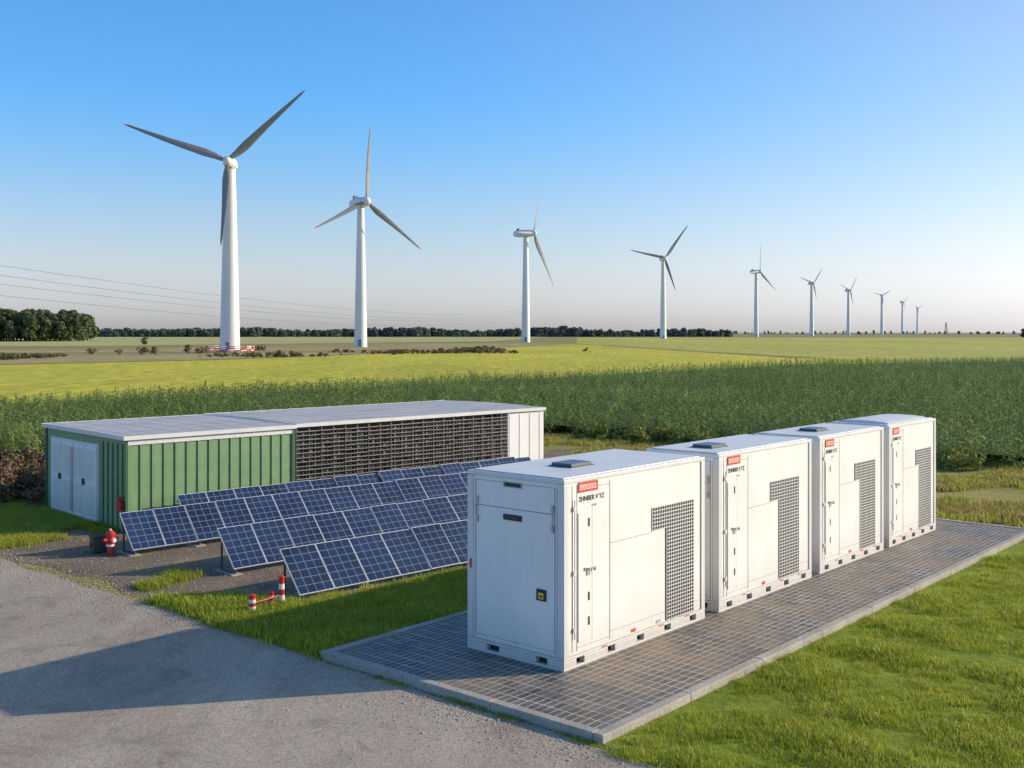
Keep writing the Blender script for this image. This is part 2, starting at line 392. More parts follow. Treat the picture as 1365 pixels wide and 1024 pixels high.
# ------------------------------------------------------------------ instancing
def in_poly(x,y,P):
    c=False;n=len(P);j=n-1
    for i in range(n):
        xi,yi=P[i];xj,yj=P[j]
        if (yi>y)!=(yj>y) and x<(xj-xi)*(y-yi)/(yj-yi)+xi: c=not c
        j=i
    return c
def scatter(name,pts,sources,link_parent=None):
    col=bpy.data.collections.new(name+'_parts')
    for i,s in enumerate(sources):
        s.name='%s_part_%02d'%(name,i); col.objects.link(s)
    me=bpy.data.meshes.new(name); me.from_pydata([p[:3] for p in pts],[],[])
    a=me.attributes.new('rot','FLOAT_VECTOR','POINT'); a.data.foreach_set('vector',[c for p in pts for c in p[3:6]])
    a=me.attributes.new('scl','FLOAT','POINT'); a.data.foreach_set('value',[p[6] for p in pts])
    a=me.attributes.new('idx','INT','POINT'); a.data.foreach_set('value',[p[7] for p in pts])
    o=bpy.data.objects.new(name,me); COL.objects.link(o)
    ng=bpy.data.node_groups.new(name,'GeometryNodeTree')
    ng.interface.new_socket('Geometry',in_out='INPUT',socket_type='NodeSocketGeometry')
    ng.interface.new_socket('Geometry',in_out='OUTPUT',socket_type='NodeSocketGeometry')
    gi=ng.nodes.new('NodeGroupInput');go=ng.nodes.new('NodeGroupOutput')
    ci=ng.nodes.new('GeometryNodeCollectionInfo'); ci.inputs['Collection'].default_value=col
    ci.inputs['Separate Children'].default_value=True; ci.inputs['Reset Children'].default_value=True
    ip=ng.nodes.new('GeometryNodeInstanceOnPoints'); ip.inputs['Pick Instance'].default_value=True
    def na(n,t):
        k=ng.nodes.new('GeometryNodeInputNamedAttribute'); k.data_type=t; k.inputs['Name'].default_value=n
        return [s for s in k.outputs if s.enabled][0]
    L=ng.links.new
    L(gi.outputs[0],ip.inputs['Points']); L(ci.outputs[0],ip.inputs['Instance'])
    L(na('rot','FLOAT_VECTOR'),ip.inputs['Rotation']); L(na('scl','FLOAT'),ip.inputs['Scale']); L(na('idx','INT'),ip.inputs['Instance Index'])
    L(ip.outputs[0],go.inputs[0])
    md=o.modifiers.new('instances','NODES'); md.node_group=ng
    return o

LG=m_leaf('grass_blade',(.23,.30,.02),(.40,.45,.03),.4,.5,(.60,.56,.08),.5)
LGD=m_leaf('dry_grass_blade',(.32,.28,.06),(.50,.39,.10),.35,.6,(.62,.48,.17),.3)
def tuft(mat,n,rad,h,w):
    b=MB()
    for i in range(n):
        a=ru(0,6.283);r=rad*math.sqrt(rnd());x=r*math.cos(a);y=r*math.sin(a)
        d=ru(0,6.283); ln=ru(.15,.7)*h; hh=h*ru(.5,1.15); ww=w*ru(.7,1.3)
        px,py=-math.sin(d)*ww,math.cos(d)*ww; dx,dy=math.cos(d),math.sin(d)
        m=(x+dx*ln*.35,y+dy*ln*.35,hh*.62); t=(x+dx*ln,y+dy*ln,hh)
        b.face([(x-px,y-py,-.01),(x+px,y+py,-.01),(m[0]+px*.7,m[1]+py*.7,m[2]),(m[0]-px*.7,m[1]-py*.7,m[2])],mat)
        b.face([(m[0]-px*.7,m[1]-py*.7,m[2]),(m[0]+px*.7,m[1]+py*.7,m[2]),t],mat)
    return b.obj('tuft',link=False)
def vis(x,y,mx=.56): return y>8 and abs(x)/y<mx
pts=[]
for _ in range(80000):
    u=ru(-6,19);v=ru(-14,-1.86); x,y=uv2w(u,v)
    if not vis(x,y) or y>32 : continue
    if u<-1.78+.15*noise.noise(Vector((v*1.3,0,0))): continue
    nz=noise.noise(Vector((x*.9,y*.9,0)))+.5*noise.noise(Vector((x*2.6,y*2.6,4)))
    far=min(1,(y-11)/20)
    if rnd()>(1-.5*far)*(.78+nz*.7): continue
    if v>-2.05 and rnd()<.4: continue
    dry= (y>24 and rnd()<(y-24)/8 + nz*.3) or rnd()<.05
    pts.append((x,y,.0,ru(-.15,.15),ru(-.15,.15),ru(0,6.28),(.72+nz*.6)*ru(.7,1.3)*(1 if v<-2.1 else .7),(4+int(rnd()*2)) if dry else int(rnd()*4)))
scatter('lawn_grass',pts,[tuft(LG,36,.16,.10,.0045) for _ in range(4)]+[tuft(LGD,30,.17,.10,.0045) for _ in range(2)])
sheet('lawn',ragged(uv2w(-1.72,-14),uv2w(-1.75,-1.9),12,.12,31)+[uv2w(-1.6,-1.83),uv2w(15.9,-1.83),uv2w(17,-14)],.016,G_TURF)
pts=[]
VP=[(-1.5,3.35),(9,3.35),(9,5.1),(.4,5.9),(-.3,7.2),(-1.1,8.2),(-1.45,8.2)]
for _ in range(16000):
    u=ru(-1.6,9);v=ru(3.3,8.3)
    if not in_poly(u+.15*noise.noise(Vector((v*2,u,1))),v+.25*noise.noise(Vector((u*2,v,2))),VP): continue
    x,y=uv2w(u,v)
    if rnd()<.25-noise.noise(Vector((x,y,1)))*.6: continue
    pts.append((x,y,0,ru(-.15,.15),ru(-.15,.15),ru(0,6.28),ru(.8,1.5),int(rnd()*4)))
for _ in range(26000):
    u=ru(-1.7,2.5);v=ru(8.2,26); x,y=uv2w(u,v)
    if x>-7 and u>.2: continue
    k=noise.noise(Vector((x*.55,y*.55,9)))
    lim=.22 if v<15 else -.15
    if k<lim or u<-1.5+.25*noise.noise(Vector((v*2,0,0))) : continue
    if v<15 and u>.1+k: continue
    pts.append((x,y,0,ru(-.15,.15),ru(-.15,.15),ru(0,6.28),ru(.6,1.3),int(rnd()*5)))
# sparse weeds across the yard and along the kerbs
for _ in range(900):
    u=ru(-1.3,8);v=ru(5.9,16); x,y=uv2w(u,v)
    if not in_poly(x,y,yard) or noise.noise(Vector((x*.8,y*.8,3)))<.05: continue
    pts.append((x,y,0,ru(-.3,.3),ru(-.3,.3),ru(0,6.28),ru(.25,.6),int(rnd()*5)))
for _ in range(420):
    v=ru(-1.8,3.3); x,y=uv2w(-1.64+ru(-.07,.02),v)
    if noise.noise(Vector((v*1.5,2,3)))<.0: continue
    pts.append((x,y,0,ru(-.3,.3),ru(-.3,.3),ru(0,6.28),ru(.18,.45),int(rnd()*5)))
scatter('verge_grass',pts,[tuft(LG,30,.16,.11,.006) for _ in range(4)]+[tuft(LGD,26,.17,.12,.005)])
sheet('verge_turf',[uv2w(*p) for p in VP],.016,G_TURF)
pts=[]
for _ in range(22000):
    x=ru(-2,24);y=ru(24,50)
    u,v=w2uv(x,y)
    if (u<15.95 and v>-6 and v<20): continue
    if x<6 and y<40: continue
    k=noise.noise(Vector((x*.3,y*.3,2)))
    if k<-.25: continue
    pts.append((x,y,0,ru(-.2,.2),ru(-.2,.2),ru(0,6.28),ru(.9,1.8),int(rnd()*4) if k<.15 else (2+int(rnd()*2))))
scatter('rough_grass',pts,[tuft(LG,22,.2,.11,.009) for _ in range(2)]+[tuft(LGD,22,.2,.12,.009) for _ in range(2)])

STN=m_simple('gravel_stone',(.42,.36,.29),.9,0,.4,3)
def stone():
    b=MB(); r=1; n=6; rings=[]
    for z,k in ((-.5,.6),(0,1),(.45,.65)):
        rings.append([(math.cos(6.283*i/n)*k*ru(.75,1.2),math.sin(6.283*i/n)*k*ru(.75,1.2),z) for i in range(n)])
    for i in range(2):
        for k in range(n): b.face([rings[i][k],rings[i][(k+1)%n],rings[i+1][(k+1)%n],rings[i+1][k]],STN)
    b.face(rings[2],STN)
    return b.obj('stone',link=False)
pts=[]
for _ in range(10000):
    v=ru(-8,20); u=-1.72+random.gauss(0,.28)- (abs(random.gauss(0,.8)) if rnd()<.3 else 0)
    if v>3.3 : u+=.12
    if v<3.4 and v>-1.9 and u>-1.63: continue
    x,y=uv2w(u,v); pts.append((x,y,.014,ru(-.4,.4),ru(-.4,.4),ru(0,6.28),ru(.005,.016)*(1.6 if rnd()<.08 else 1),int(rnd()*3)))
for _ in range(3500):
    u=ru(-1.2,9);v=ru(5.8,17); x,y=uv2w(u,v)
    if not in_poly(x,y,yard): continue
    pts.append((x,y,.01,ru(-.4,.4),ru(-.4,.4),ru(0,6.28),ru(.006,.022),int(rnd()*3)))
scatter('gravel',pts,[stone() for _ in range(3)])

# corn
LC=m_leaf('corn_leaf',(.14,.20,.035),(.24,.33,.055),.45,.38,(.44,.47,.13),.08)
def corn(wide=.032,nl=9):
    b=MB(); h=ru(.95,1.2)
    b.tube((0,0,0),(ru(-.03,.03),ru(-.03,.03),h),.014,.006,LC,4,False)
    for i in range(nl):
        z=h*(.22+.72*i/nl); a=i*2.4+ru(-.4,.4); L=ru(.38,.6)*(1-.35*i/nl); dx,dy=math.cos(a),math.sin(a); px,py=-dy*wide,dx*wide
        P=[]
        for k in range(4):
            t=k/3; r=L*(t**.9)*.85; zz=z+L*(.75*t-.95*t*t); w=(1-.25*t if t<.5 else (1-t)*1.9+.02)
            P.append((dx*r,dy*r,zz,w))
        for k in range(3):
            A=P[k];B=P[k+1]
            b.face([(A[0]-px*A[3],A[1]-py*A[3],A[2]),(A[0]+px*A[3],A[1]+py*A[3],A[2]),(B[0]+px*B[3],B[1]+py*B[3],B[2]),(B[0]-px*B[3],B[1]-py*B[3],B[2])],LC)
    return b.obj('corn',link=False)
CP=[(-60,34),(-18.5,39),(-8,44),(1.5,51),(6.5,46.5),(13,41),(17.7,37.6),(40,31),(110,26),(150,170),(78.6,167),(37.8,149),(-11.2,88.9),(-31.6,67)]
pts=[];ang=.55;ca,sa=math.cos(ang),math.sin(ang)
def rows(y0,y1,rs,ps,scl):
    R=int(260/rs)
    for i in range(-R,R):
        a=i*rs
        j=-260.
        while j<260:
            j+=ps*ru(.7,1.3)
            x=a*ca-j*sa+ru(-.06,.06); y=a*sa+j*ca+90
            if y<y0 or y>=y1 or abs(x)/max(y,1)>.60: continue
            if not in_poly(x,y,CP): continue
            k=noise.noise(Vector((x*.08,y*.08,0)))
            pts.append((x,y,0,ru(-.12,.12),ru(-.12,.12),ru(0,6.28),scl*ru(.72,1.15)*(1+.18*k),int(rnd()*4)))
rows(25,62,.76,.26,1.0)
rows(62,100,1.0,.42,1.06)
rows(100,175,1.6,.8,1.15)
scatter('corn_field',pts,[corn(.042) for _ in range(2)]+[corn(.052,8) for _ in range(2)])
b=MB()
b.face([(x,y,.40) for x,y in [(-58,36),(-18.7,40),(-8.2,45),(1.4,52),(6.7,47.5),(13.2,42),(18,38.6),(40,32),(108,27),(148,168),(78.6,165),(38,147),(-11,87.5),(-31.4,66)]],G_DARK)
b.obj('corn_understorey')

def leafmat(n,a,c,d=None): return m_leaf(n,a,c,.15,.8,d,.05)
LT=leafmat('tree_leaf',(.05,.075,.03),(.09,.12,.04),(.13,.15,.055))
LTF=leafmat('haze_tinted_tree_leaf',(.085,.105,.10),(.11,.13,.115),(.14,.155,.125))  # lighter, bluish leaf colour: aerial haze painted into the base colour
LB=leafmat('bush_leaf',(.09,.08,.03),(.15,.125,.05),(.24,.18,.08))
BARK=m_simple('bark',(.10,.07,.05),.9)
def tree(mat,H,n,leaf,wid=.38,low=.15,lobes=7):
    b=MB(); b.tube((0,0,-.3),(0,0,H*.6),H*.022,H*.008,BARK,6,False)
    lb=[]
    for i in range(lobes):
        a=ru(0,6.28); r=H*wid*ru(.15,.6); z=H*ru(low+.18,.85); lb.append((r*math.cos(a),r*math.sin(a),z,H*wid*ru(.35,.62)))
        b.tube((0,0,H*.3),(lb[-1][0],lb[-1][1],z),H*.010,H*.003,BARK,4,False)
    for i in range(n):
        x0,y0,z0,r=random.choice(lb)
        d=Vector((random.gauss(0,1),random.gauss(0,1),random.gauss(0,1))).normalized()*r*ru(.6,1.08)
        c=Vector((x0,y0,z0))+Vector((d.x,d.y,d.z*.8))
        if c.z<H*low: c.z=H*low*ru(.6,1.2)
        nrm=(d.normalized()+Vector((ru(-1,1),ru(-1,1),ru(-1,1)))*.7).normalized()
        t=nrm.orthogonal().normalized(); q=nrm.cross(t); s=leaf*ru(.6,1.3)
        b.face([c-t*s,c-q*s*.7,c+t*s,c+q*s*.7],mat)
    return b.obj('tree',link=False)
pts=[]
for _ in range(480):
    y=ru(560,660); x=ru(-430,-222-(y-560)*.3)
    pts.append((x,y,0,0,0,ru(0,6.28),ru(.7,1.35)*(1-.35*max(0,(x+262)/40)),int(rnd()*4)))
scatter('woodland',pts,[tree(LT,14.5,620,.75,.33,.03,10) for _ in range(4)])
pts=[]
x=-900
while x<230:
    for k in range(3):
        y=1150+ru(-40,90)+.1*x
        pts.append((x+ru(-4,4),y,-1,0,0,ru(0,6.28),ru(.5,.8)*(.9+.35*noise.noise(Vector((x*.012,0,0)))),int(rnd()*4)))
    x+=ru(1.8,4)
x=225
while x<2600:
    y=2600+ru(-60,60)
    pts.append((x*1.6-130,y,0,0,0,ru(0,6.28),ru(.3,.65),int(rnd()*4))); x+=ru(3,10)*(1 if noise.noise(Vector((x*.004,7,0)))>-.1 else 2)
for i in range(18):
    pts.append((ru(478,540),ru(1000,1030),-1,0,0,ru(0,6.28),ru(.5,.9),int(rnd()*4)))
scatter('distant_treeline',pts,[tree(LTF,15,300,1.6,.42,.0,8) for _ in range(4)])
pts=[]
for _ in range(1500):
    t=rnd(); x=ru(-150,20); base=190+ (x+75)*.75 if x>-75 else 190+(x+75)*.1
    y=base+ru(-6,45)
    k=noise.noise(Vector((x*.06,y*.05,5)))
    if k<.16: continue
    pts.append((x,y,-.1,0,0,ru(0,6.28),ru(.25,.75)*(.55+k),int(rnd()*3)))
for (x,y) in ((-73,246),(-71,250),(-84,232),(-80,236),(-76,232),(-69,240),(-88,228),(-66,262),(-62,268)):
    pts.append((x,y,-.1,0,0,ru(0,6.28),ru(.7,1.1),int(rnd()*3)))
scatter('hedge',pts,[tree(LB,1.9,150,.22,.75,.02,6) for _ in range(3)])
o=tree(LT,3.6,420,.2,.42,.12,8); COL.objects.link(o); o.name='small_tree'; o.location=(-117,347,0)
pts=[]
for _ in range(420):
    x=ru(-22,-12.6);y=ru(29.5,38.5)
    if y<29.0+(-12.6-x)*.25 : continue
    pts.append((x,y,-.05,0,0,ru(0,6.28),ru(.45,1.0),int(rnd()*3)))
scatter('scrub',pts,[tree(leafmat('scrub_leaf',(.10,.07,.04),(.18,.12,.06),(.26,.18,.08)),.9,260,.06,.5,.02,7) for _ in range(3)])
pts=[]
for _ in range(200):
    t=rnd(); x=3.2+ t*13+ru(-.6,.6); y=50.2-t*11.5+ru(-1.8,.2)
    pts.append((x,y,-.05,0,0,ru(0,6.28),ru(.35,.9),int(rnd()*3)))
scatter('weeds',pts,[tree(leafmat('weed_leaf',(.14,.18,.03),(.26,.28,.05),(.38,.35,.09)),.9,220,.07,.55,.02,7) for _ in range(3)])

# ------------------------------------------------------------------ shed
AB=math.atan2(.689,.725)
S=empty('green_storage_shed',(-9.19,25.9,0),AB)
Ls,Ws,Hs,Lg,Lr=14.1,5.0,2.22,4.6,12.5
b=MB()
b.box(0,Lg,0,Ws,0,Hs,GREEN); b.box(Lg,Ls,.55,Ws,0,Hs,DARKG); b.box(Lr,Ls,0,.548,0,Hs,WHITE)
b.obj('walls',S)
b=MB()
x=.0
while x<Lg-.05:
    b.box(x+.04,x+.085,-.028,-.001,.12,Hs-.12,GREEN); b.box(x+.085,x+.10,-.006,-.001,.12,Hs-.12,GREEND); x+=.30
b.box(-.03,.035,-.04,-.0005,0,Hs-.01,GREEND); b.box(Lg-.04,Lg+.05,-.04,-.0005,0,Hs-.01,GREEND)
b.box(.036,Lg-.041,-.036,-.001,0,.115,DARKG); b.box(.036,Lg-.041,-.036,-.001,Hs-.118,Hs-.01,POST)
y=.15
while y<Ws:
    if not (1.35<y<4.65): b.box(-.02,-.001,y,y+.05,.1,Hs-.1,GREEND)
    y+=.28
b.box(-.03,-.001,Ws-.06,Ws+.01,0,Hs-.01,GREEND)
b.obj('cladding_ribs',S)
b=MB()
b.box(-.05,-.001,1.5,4.55,.0,2.02,POST)
for i in range(4):
    y0=1.56+i*.74; b.box(-.075,-.051,y0,y0+.70,.05,1.97,WHITE)
    b.box(-.082,-.076,y0+.10,y0+.60,1.1,1.85,POST); b.box(-.082,-.076,y0+.10,y0+.60,.2,.95,POST)
for y0 in (2.98,3.06): b.tube((-.11,y0,.2),(-.11,y0,1.85),.012,.012,STEEL,6)
b.box(-.12,-.083,2.26,2.34,.95,1.1,DARK); b.box(-.12,-.083,3.8,3.88,.95,1.1,DARK)
b.obj('double_doors',S)
b=MB(); b.box(-.12,-.0305,.05,.28,.55,.75,RED); b.tube((-.1,.16,.75),(-.1,.16,.87),.05,.05,RED); b.obj('alarm_box',S)
b=MB()
def roofpart(x0,x1,z,ov,crown,dip=0):
    n=10
    for i in range(n):
        t0=i/n;t1=(i+1)/n
        y0=-ov+(Ws+2*ov)*t0;y1=-ov+(Ws+2*ov)*t1
        z0=z+crown*math.sin(math.pi*t0);z1=z+crown*math.sin(math.pi*t1)
        b.face([(x0,y0,z0),(x1,y0,z0),(x1,y1,z1),(x0,y1,z1)],ROOFM)
    b.box(x0,x1,-ov-.02,-ov,z-.09,z+.01,POST); b.box(x0,x1,Ws+ov,Ws+ov+.02,z-.09,z+.01,POST)
    for xx in (x0,x1):
        pr=[(xx,-ov+(Ws+2*ov)*i/n,z+crown*math.sin(math.pi*i/n)) for i in range(n+1)]
        for i in range(n):
            A=pr[i];B=pr[i+1]; b.face([A,B,(B[0],B[1],z-.09),(A[0],A[1],z-.09)],POST)
    b.face([(x0,-ov,z-.09),(x1,-ov,z-.09),(x1,Ws+ov,z-.09),(x0,Ws+ov,z-.09)],POST)
    x=x0+.3
    while x<x1:
        for i in range(n):
            t0=i/n;t1=(i+1)/n
            y0=-ov+(Ws+2*ov)*t0;y1=-ov+(Ws+2*ov)*t1
            z0=z+crown*math.sin(math.pi*t0)+.012;z1=z+crown*math.sin(math.pi*t1)+.012
            b.face([(x,y0,z0),(x+.035,y0,z0),(x+.035,y1,z1),(x,y1,z1)],POST)
        x+=.62
roofpart(-.1,Lg+.05,Hs+.10,.08,.02); roofpart(Lg+.07,Ls+.05,Hs+.12,.05,.04)
b.obj('roof',S)
b=MB()
b.box(Lg+.05,Lr,.0,.54,.12,.20,DARKG)
RK=m_simple('rack_steel',(.16,.15,.14),.5,.3); RK2=m_simple('rack_light',(.40,.37,.32),.5,.2)
x=Lg+.12; i=0
while x<Lr-.03:
    b.box(x,x+.035,.02,.05,.2,Hs-.0,RK)
    if i%2==0: b.box(x,x+.03,.40,.44,.2,Hs-.12,RK)
    b.tube((x+.03,.015,.25),(x+.42,.015,.9),.010,.010,RK2,5,False)
    b.tube((x+.42,.010,.25),(x+.03,.010,.9),.010,.010,RK,5,False)
    x+=.395;i+=1
nsl=13
for j in range(nsl):
    z=.72+(Hs-.10-.72)*j/(nsl-1)
    x=Lg+.08
    while x<Lr-.05:
        xe=min(x+.79,Lr-.02); dz=ru(-.012,.012)
        b.box(x,xe-.01,-.012,.012,z+dz,z+dz+.015,RK2); x=xe+.001
    b.box(Lg+.08,Lr-.02,.06,.44,z-.02,z-.008,RK)
x=Lg+.2
while x<Lr-.1:
    for j in range(nsl-1):
        z=.72+(Hs-.10-.72)*j/(nsl-1)
        if rnd()<.82: b.box(x,x+.07,.07,.36,z+.0,z+ru(.045,.075),DARK if rnd()<.7 else RK)
    x+=.13
x=Lg+.1
while x<Lr:
    b.box(x,x+.007,-.02,-.0125,.72,Hs-.08,RK); x+=.099
b.obj('rack_bay',S)
b=MB(); x=Lr+.05
while x<Ls: b.box(x,x+.03,-.012,-.001,.05,Hs-.03,POST); x+=.45
b.box(Ls+.001,Ls+.012,.1,Ws-.1,.1,Hs-.1,POST)
b.obj('end_panel_ribs',S)

# ------------------------------------------------------------------ solar panel rows
AS=math.atan2(.698,.716)
def solar_row(x,y,n,w=.72,s=.66,z0=.14,z1=.86):
    E=empty('solar_panel_row',(x,y,0),AS)
    b=MB(); tilt=math.atan2(z1-z0,s); sl=math.hypot(s,z1-z0)
    M=Matrix.Translation((0,0,z0))@Matrix.Rotation(tilt,4,'X')
    L=n*w
    for i in range(n):
        a=i*w+.004;c=(i+1)*w-.004
        Mi=M@Matrix.Rotation(ru(-.012,.012),4,'X')@Matrix.Rotation(ru(-.006,.006),4,'Y')
        b.box(a,c,0,sl,-.03,0,ALU,Mi)
        f=.012
        P=[Mi@Vector(p) for p in((a+f,f,.0035),(c-f,f,.0035),(c-f,sl-f,.0035),(a+f,sl-f,.0035))]
        b.face(P,CELLS,[(0,0),(1,0),(1,1),(0,1)])
    o=b.obj('panels',E)
    b=MB()
    b.box(0,L,.08,.11,-.11,-.07,STEEL,M); b.box(0,L,sl-.14,sl-.11,-.11,-.07,STEEL,M)
    k=0.06
    while k<L:
        b.tube((k,s-.08,0),(k,s-.08,z1-.17),.022,.022,DARKG,8)
        b.tube((k,.06,0),(k,.06,z0+.0),.022,.022,DARKG,8)
        b.tube((k,.06,.05),(k,s-.08,.05),.016,.016,DARKG,6)
        b.tube((k,.1,.07),(k,s-.10,z1-.22),.014,.014,DARKG,6)
        b.box(k-.12,k+.12,-.03,s+.05,0,.03,CONC)
        k+=w*2-.0
    b.obj('support_frame',E)
    return E
solar_row(-3.76,19.27,10,.76)
solar_row(-5.47,21.4,12,.76)
solar_row(-8.1,23.25,15,.76)
solar_row(-7.66,25.86,16,.76)

# ------------------------------------------------------------------ red / white bollards and hydrant
def bollard(x,y,h,r):
    E=empty('red_white_bollard',(x,y,0),ru(0,1)); b=MB()
    b.tube((0,0,0),(0,0,.03),r*1.7,r*1.6,DARKG,16)
    z=.03; n=5; st=(h-.03-h*.08)/n
    for i in range(n):
        b.tube((0,0,z),(0,0,z+st),r*(1-.03*i),r*(1-.03*(i+1)),RED if i%2==0 else WINK,16,False); z+=st
    b.tube((0,0,z),(0,0,z+h*.03),r*1.12,r*1.12,RED,16); b.tube((0,0,z+h*.03),(0,0,z+h*.08),r*.95,r*.35,RED,16)
    b.obj('post',E)
bollard(-4.41,18.46,.36,.065); bollard(-4.02,18.98,.56,.055); bollard(-4.18,18.92,.30,.05)
def hydrant(x,y,h):
    E=empty('fire_hydrant',(x,y,0),ru(0,1))
    b=MB(); r=h*.15
    b.tube((0,0,0),(0,0,h*.08),r*1.5,r*1.4,DARKG,14); b.tube((0,0,h*.08),(0,0,h*.36),r*.8,r*.8,RED,14)
    b.tube((0,0,h*.36),(0,0,h*.44),r*1.03,r*1.03,WINK,14); b.tube((0,0,h*.44),(0,0,h*.80),r*1.05,r*1.1,RED,14)
    b.tube((0,0,h*.80),(0,0,h*.84),r*1.25,r*1.25,RED,14); b.tube((0,0,h*.84),(0,0,h*.95),r*1.1,r*.45,RED,14); b.tube((0,0,h*.95),(0,0,h),r*.25,r*.25,WINK,6)
    b.obj('body',E)
    b=MB(); b.tube((-r*1.9,0,h*.62),(r*1.9,0,h*.62),r*.45,r*.45,RED,10); b.tube((0,-r*1.8,h*.60),(0,0,h*.60),r*.5,r*.5,WINK,10); b.obj('outlets',E)
hydrant(-8.62,23.35,.58)
b=MB(); b.box(-.22,.22,-.16,.16,.04,.34,DARKG); b.box(-.24,.24,-.18,.18,.341,.37,DARK); b.box(-.2,-.14,-.14,.14,0,.039,DARK); b.box(.14,.2,-.14,.14,0,.039,DARK)
b.tube((-.26,0,.2),(-.22,0,.2),.05,.05,RED,10); b.tube((.05,-.2,.22),(.05,-.16,.22),.06,.06,RED,10)
b.obj('junction_box',loc=(-8.95,23.75,0),rotz=.6)
b=MB(); b.tube((-4.41,18.46,.2),(-4.02,18.98,.22),.014,.014,RED,8); b.obj('barrier_rail')

# ------------------------------------------------------------------ turbines
def blade_mesh(b,L,ang,M,tipred,cone=0):
    prof=[(0.0,.018,.9),(.04,.020,.8),(.12,.033,.35),(.22,.042,.22),(.4,.034,.18),(.6,.025,.16),(.8,.017,.14),(.93,.011,.12),(1.0,.003,.1)]
    R=Matrix.Rotation(-(ang-math.pi/2),4,'Y'); rings=[]
    Lr=L*1.0
    for t,c,th in prof:
        cw=c*Lr*1.0; tk=cw*th; z=t*Lr; tw=math.radians(22*(1-t)**2+6)
        sweep=-.010*Lr*math.sin(t*math.pi); bend=.03*Lr*t*t
        ring=[]
        for k in range(8):
            a=2*math.pi*k/8; px=math.cos(a)*cw+cw*.35*(t>.05); py=math.sin(a)*tk
            x=px*math.cos(tw)-py*math.sin(tw); y=px*math.sin(tw)+py*math.cos(tw)
            ring.append(tuple(M@(R@Vector((x+sweep,y-bend,z)))))
        rings.append(ring)
    for i in range(len(rings)-1):
        m=RED if (tipred and prof[i+1][0]>.93 and prof[i][0]>.9) else BLADE
        for k in range(8):
            b.face([rings[i][k],rings[i][(k+1)%8],rings[i+1][(k+1)%8],rings[i+1][k]],m)
def turbine(x,y,H,blades,yaw=0,rb=2.1,rt=1.15,ns=1.0,tipred=False,foundation=False):
    E=empty('wind_turbine',(x,y,0))
    b=MB(); n=32; segs=[(0,rb),(H*.33,rb*.86),(H*.66,rb*.70),(H-1.6*ns,rt)]
    for i in range(3): b.tube((0,0,segs[i][0]),(0,0,segs[i+1][0]),segs[i][1],segs[i+1][1],TURB,n,False)
    o=b.obj('tower',E,smooth=True)
    b=MB()
    for z in (H*.33,H*.66):
        r=rb*(.86 if z<H*.5 else .70)+.03; b.tube((0,0,z),(0,0,z+.12),r,r,TURB,n)
    b.box(-.5*ns,.5*ns,-rb-.04,-rb+.3,.3,2.5,BLADE)
    b.obj('flanges_and_door',E)
    N_=MB(); z0=H
    sec=[(-3.0,1.0,1.0),(-2.6,1.35,1.3),(0,1.6,1.55),(3.2,1.5,1.45),(5.2,1.15,1.15),(5.6,.8,.8)]
    rr=[]
    for yy,hw,hh in sec:
        ring=[]
        for k in range(12):
            a=2*math.pi*k/12; ca_,sa_=math.cos(a),math.sin(a)
            s=1/max(abs(ca_),abs(sa_))**.6
            ring.append((hw*ns*ca_*s,yy*ns,z0+hh*ns*sa_*s))
        rr.append(ring)
    for i in range(len(rr)-1):
        for k in range(12): N_.face([rr[i][k],rr[i][(k+1)%12],rr[i+1][(k+1)%12],rr[i+1][k]],TURB)
    N_.face(rr[0],TURB); N_.face(list(reversed(rr[-1])),TURB)
    N_.box(-.5*ns,.5*ns,2.8*ns,4.2*ns,z0+1.3*ns,z0+2.2*ns,BLADE)
    o=N_.obj('nacelle',E,rotz=yaw)
    hb=MB(); prev=None
    for t in range(7):
        a=t/6*math.pi/2; yy=-3.0*ns-2.2*ns*math.sin(a); r=1.35*ns*math.cos(a)+.02
        ring=[(r*math.cos(2*math.pi*k/16),yy,z0+r*math.sin(2*math.pi*k/16)) for k in range(16)]
        if prev:
            for k in range(16): hb.face([prev[k],prev[(k+1)%16],ring[(k+1)%16],ring[k]],TURB)
        prev=ring
    hb.obj('hub',E,rotz=yaw,smooth=True)
    bb=MB(); M=Matrix.Translation((0,-3.9*ns,z0))
    for ang,L in blades: blade_mesh(bb,L,math.radians(ang),M,tipred)
    bb.obj('rotor_blades',E,rotz=yaw,smooth=True)
    if foundation:
        f=MB(); f.tube((0,0,0),(0,0,.5),3.4,3.2,CONC,24)
        R=5.6
        for k in range(22):
            a0=2*math.pi*k/22;a1=2*math.pi*(k+1)/22
            p0=(R*math.cos(a0),R*math.sin(a0));p1=(R*math.cos(a1),R*math.sin(a1))
            f.tube((p0[0],p0[1],0),(p0[0],p0[1],1.5),.07,.07,RED,6)
            for z in (.55,1.05,1.45): f.tube((p0[0],p0[1],z),(p1[0],p1[1],z),.11,.11,RED if (k+int(z*2))%2 else WINK,6)
        f.obj('guard_fence',E)
turbine(-66.9,258,44.9,[(161,24.8),(43,24.6),(266,20)],math.radians(5),2.35,1.3,.9,True,True)
turbine(-48.4,348,46.3,[(88,23.5),(208,20.5),(323,24)],math.radians(34),2.05,1.1,1.12,True)
turbine(6.6,520,52,[(77,25.5),(-53,31),(183,17)],math.radians(60),2.1,1.2,1.15)
turbine(111.2,800,59,[(55,30),(168,27),(288,25)],math.radians(8),2.4,1.4,1.2)
turbine(246.9,1100,66,[(90,28),(186,20),(323,31)],math.radians(40),2.5,1.5,1.3)
turbine(385.7,1400,67.6,[(58,23),(160,22),(280,20)],math.radians(15),2.9,1.7,1.3)
turbine(525.8,1700,70,[(62,24),(157,23),(280,22)],math.radians(20),3.1,1.8,1.4)
turbine(748,2200,79,[(32,21),(161,18),(275,20)],math.radians(-10),3.4,2.1,1.5)
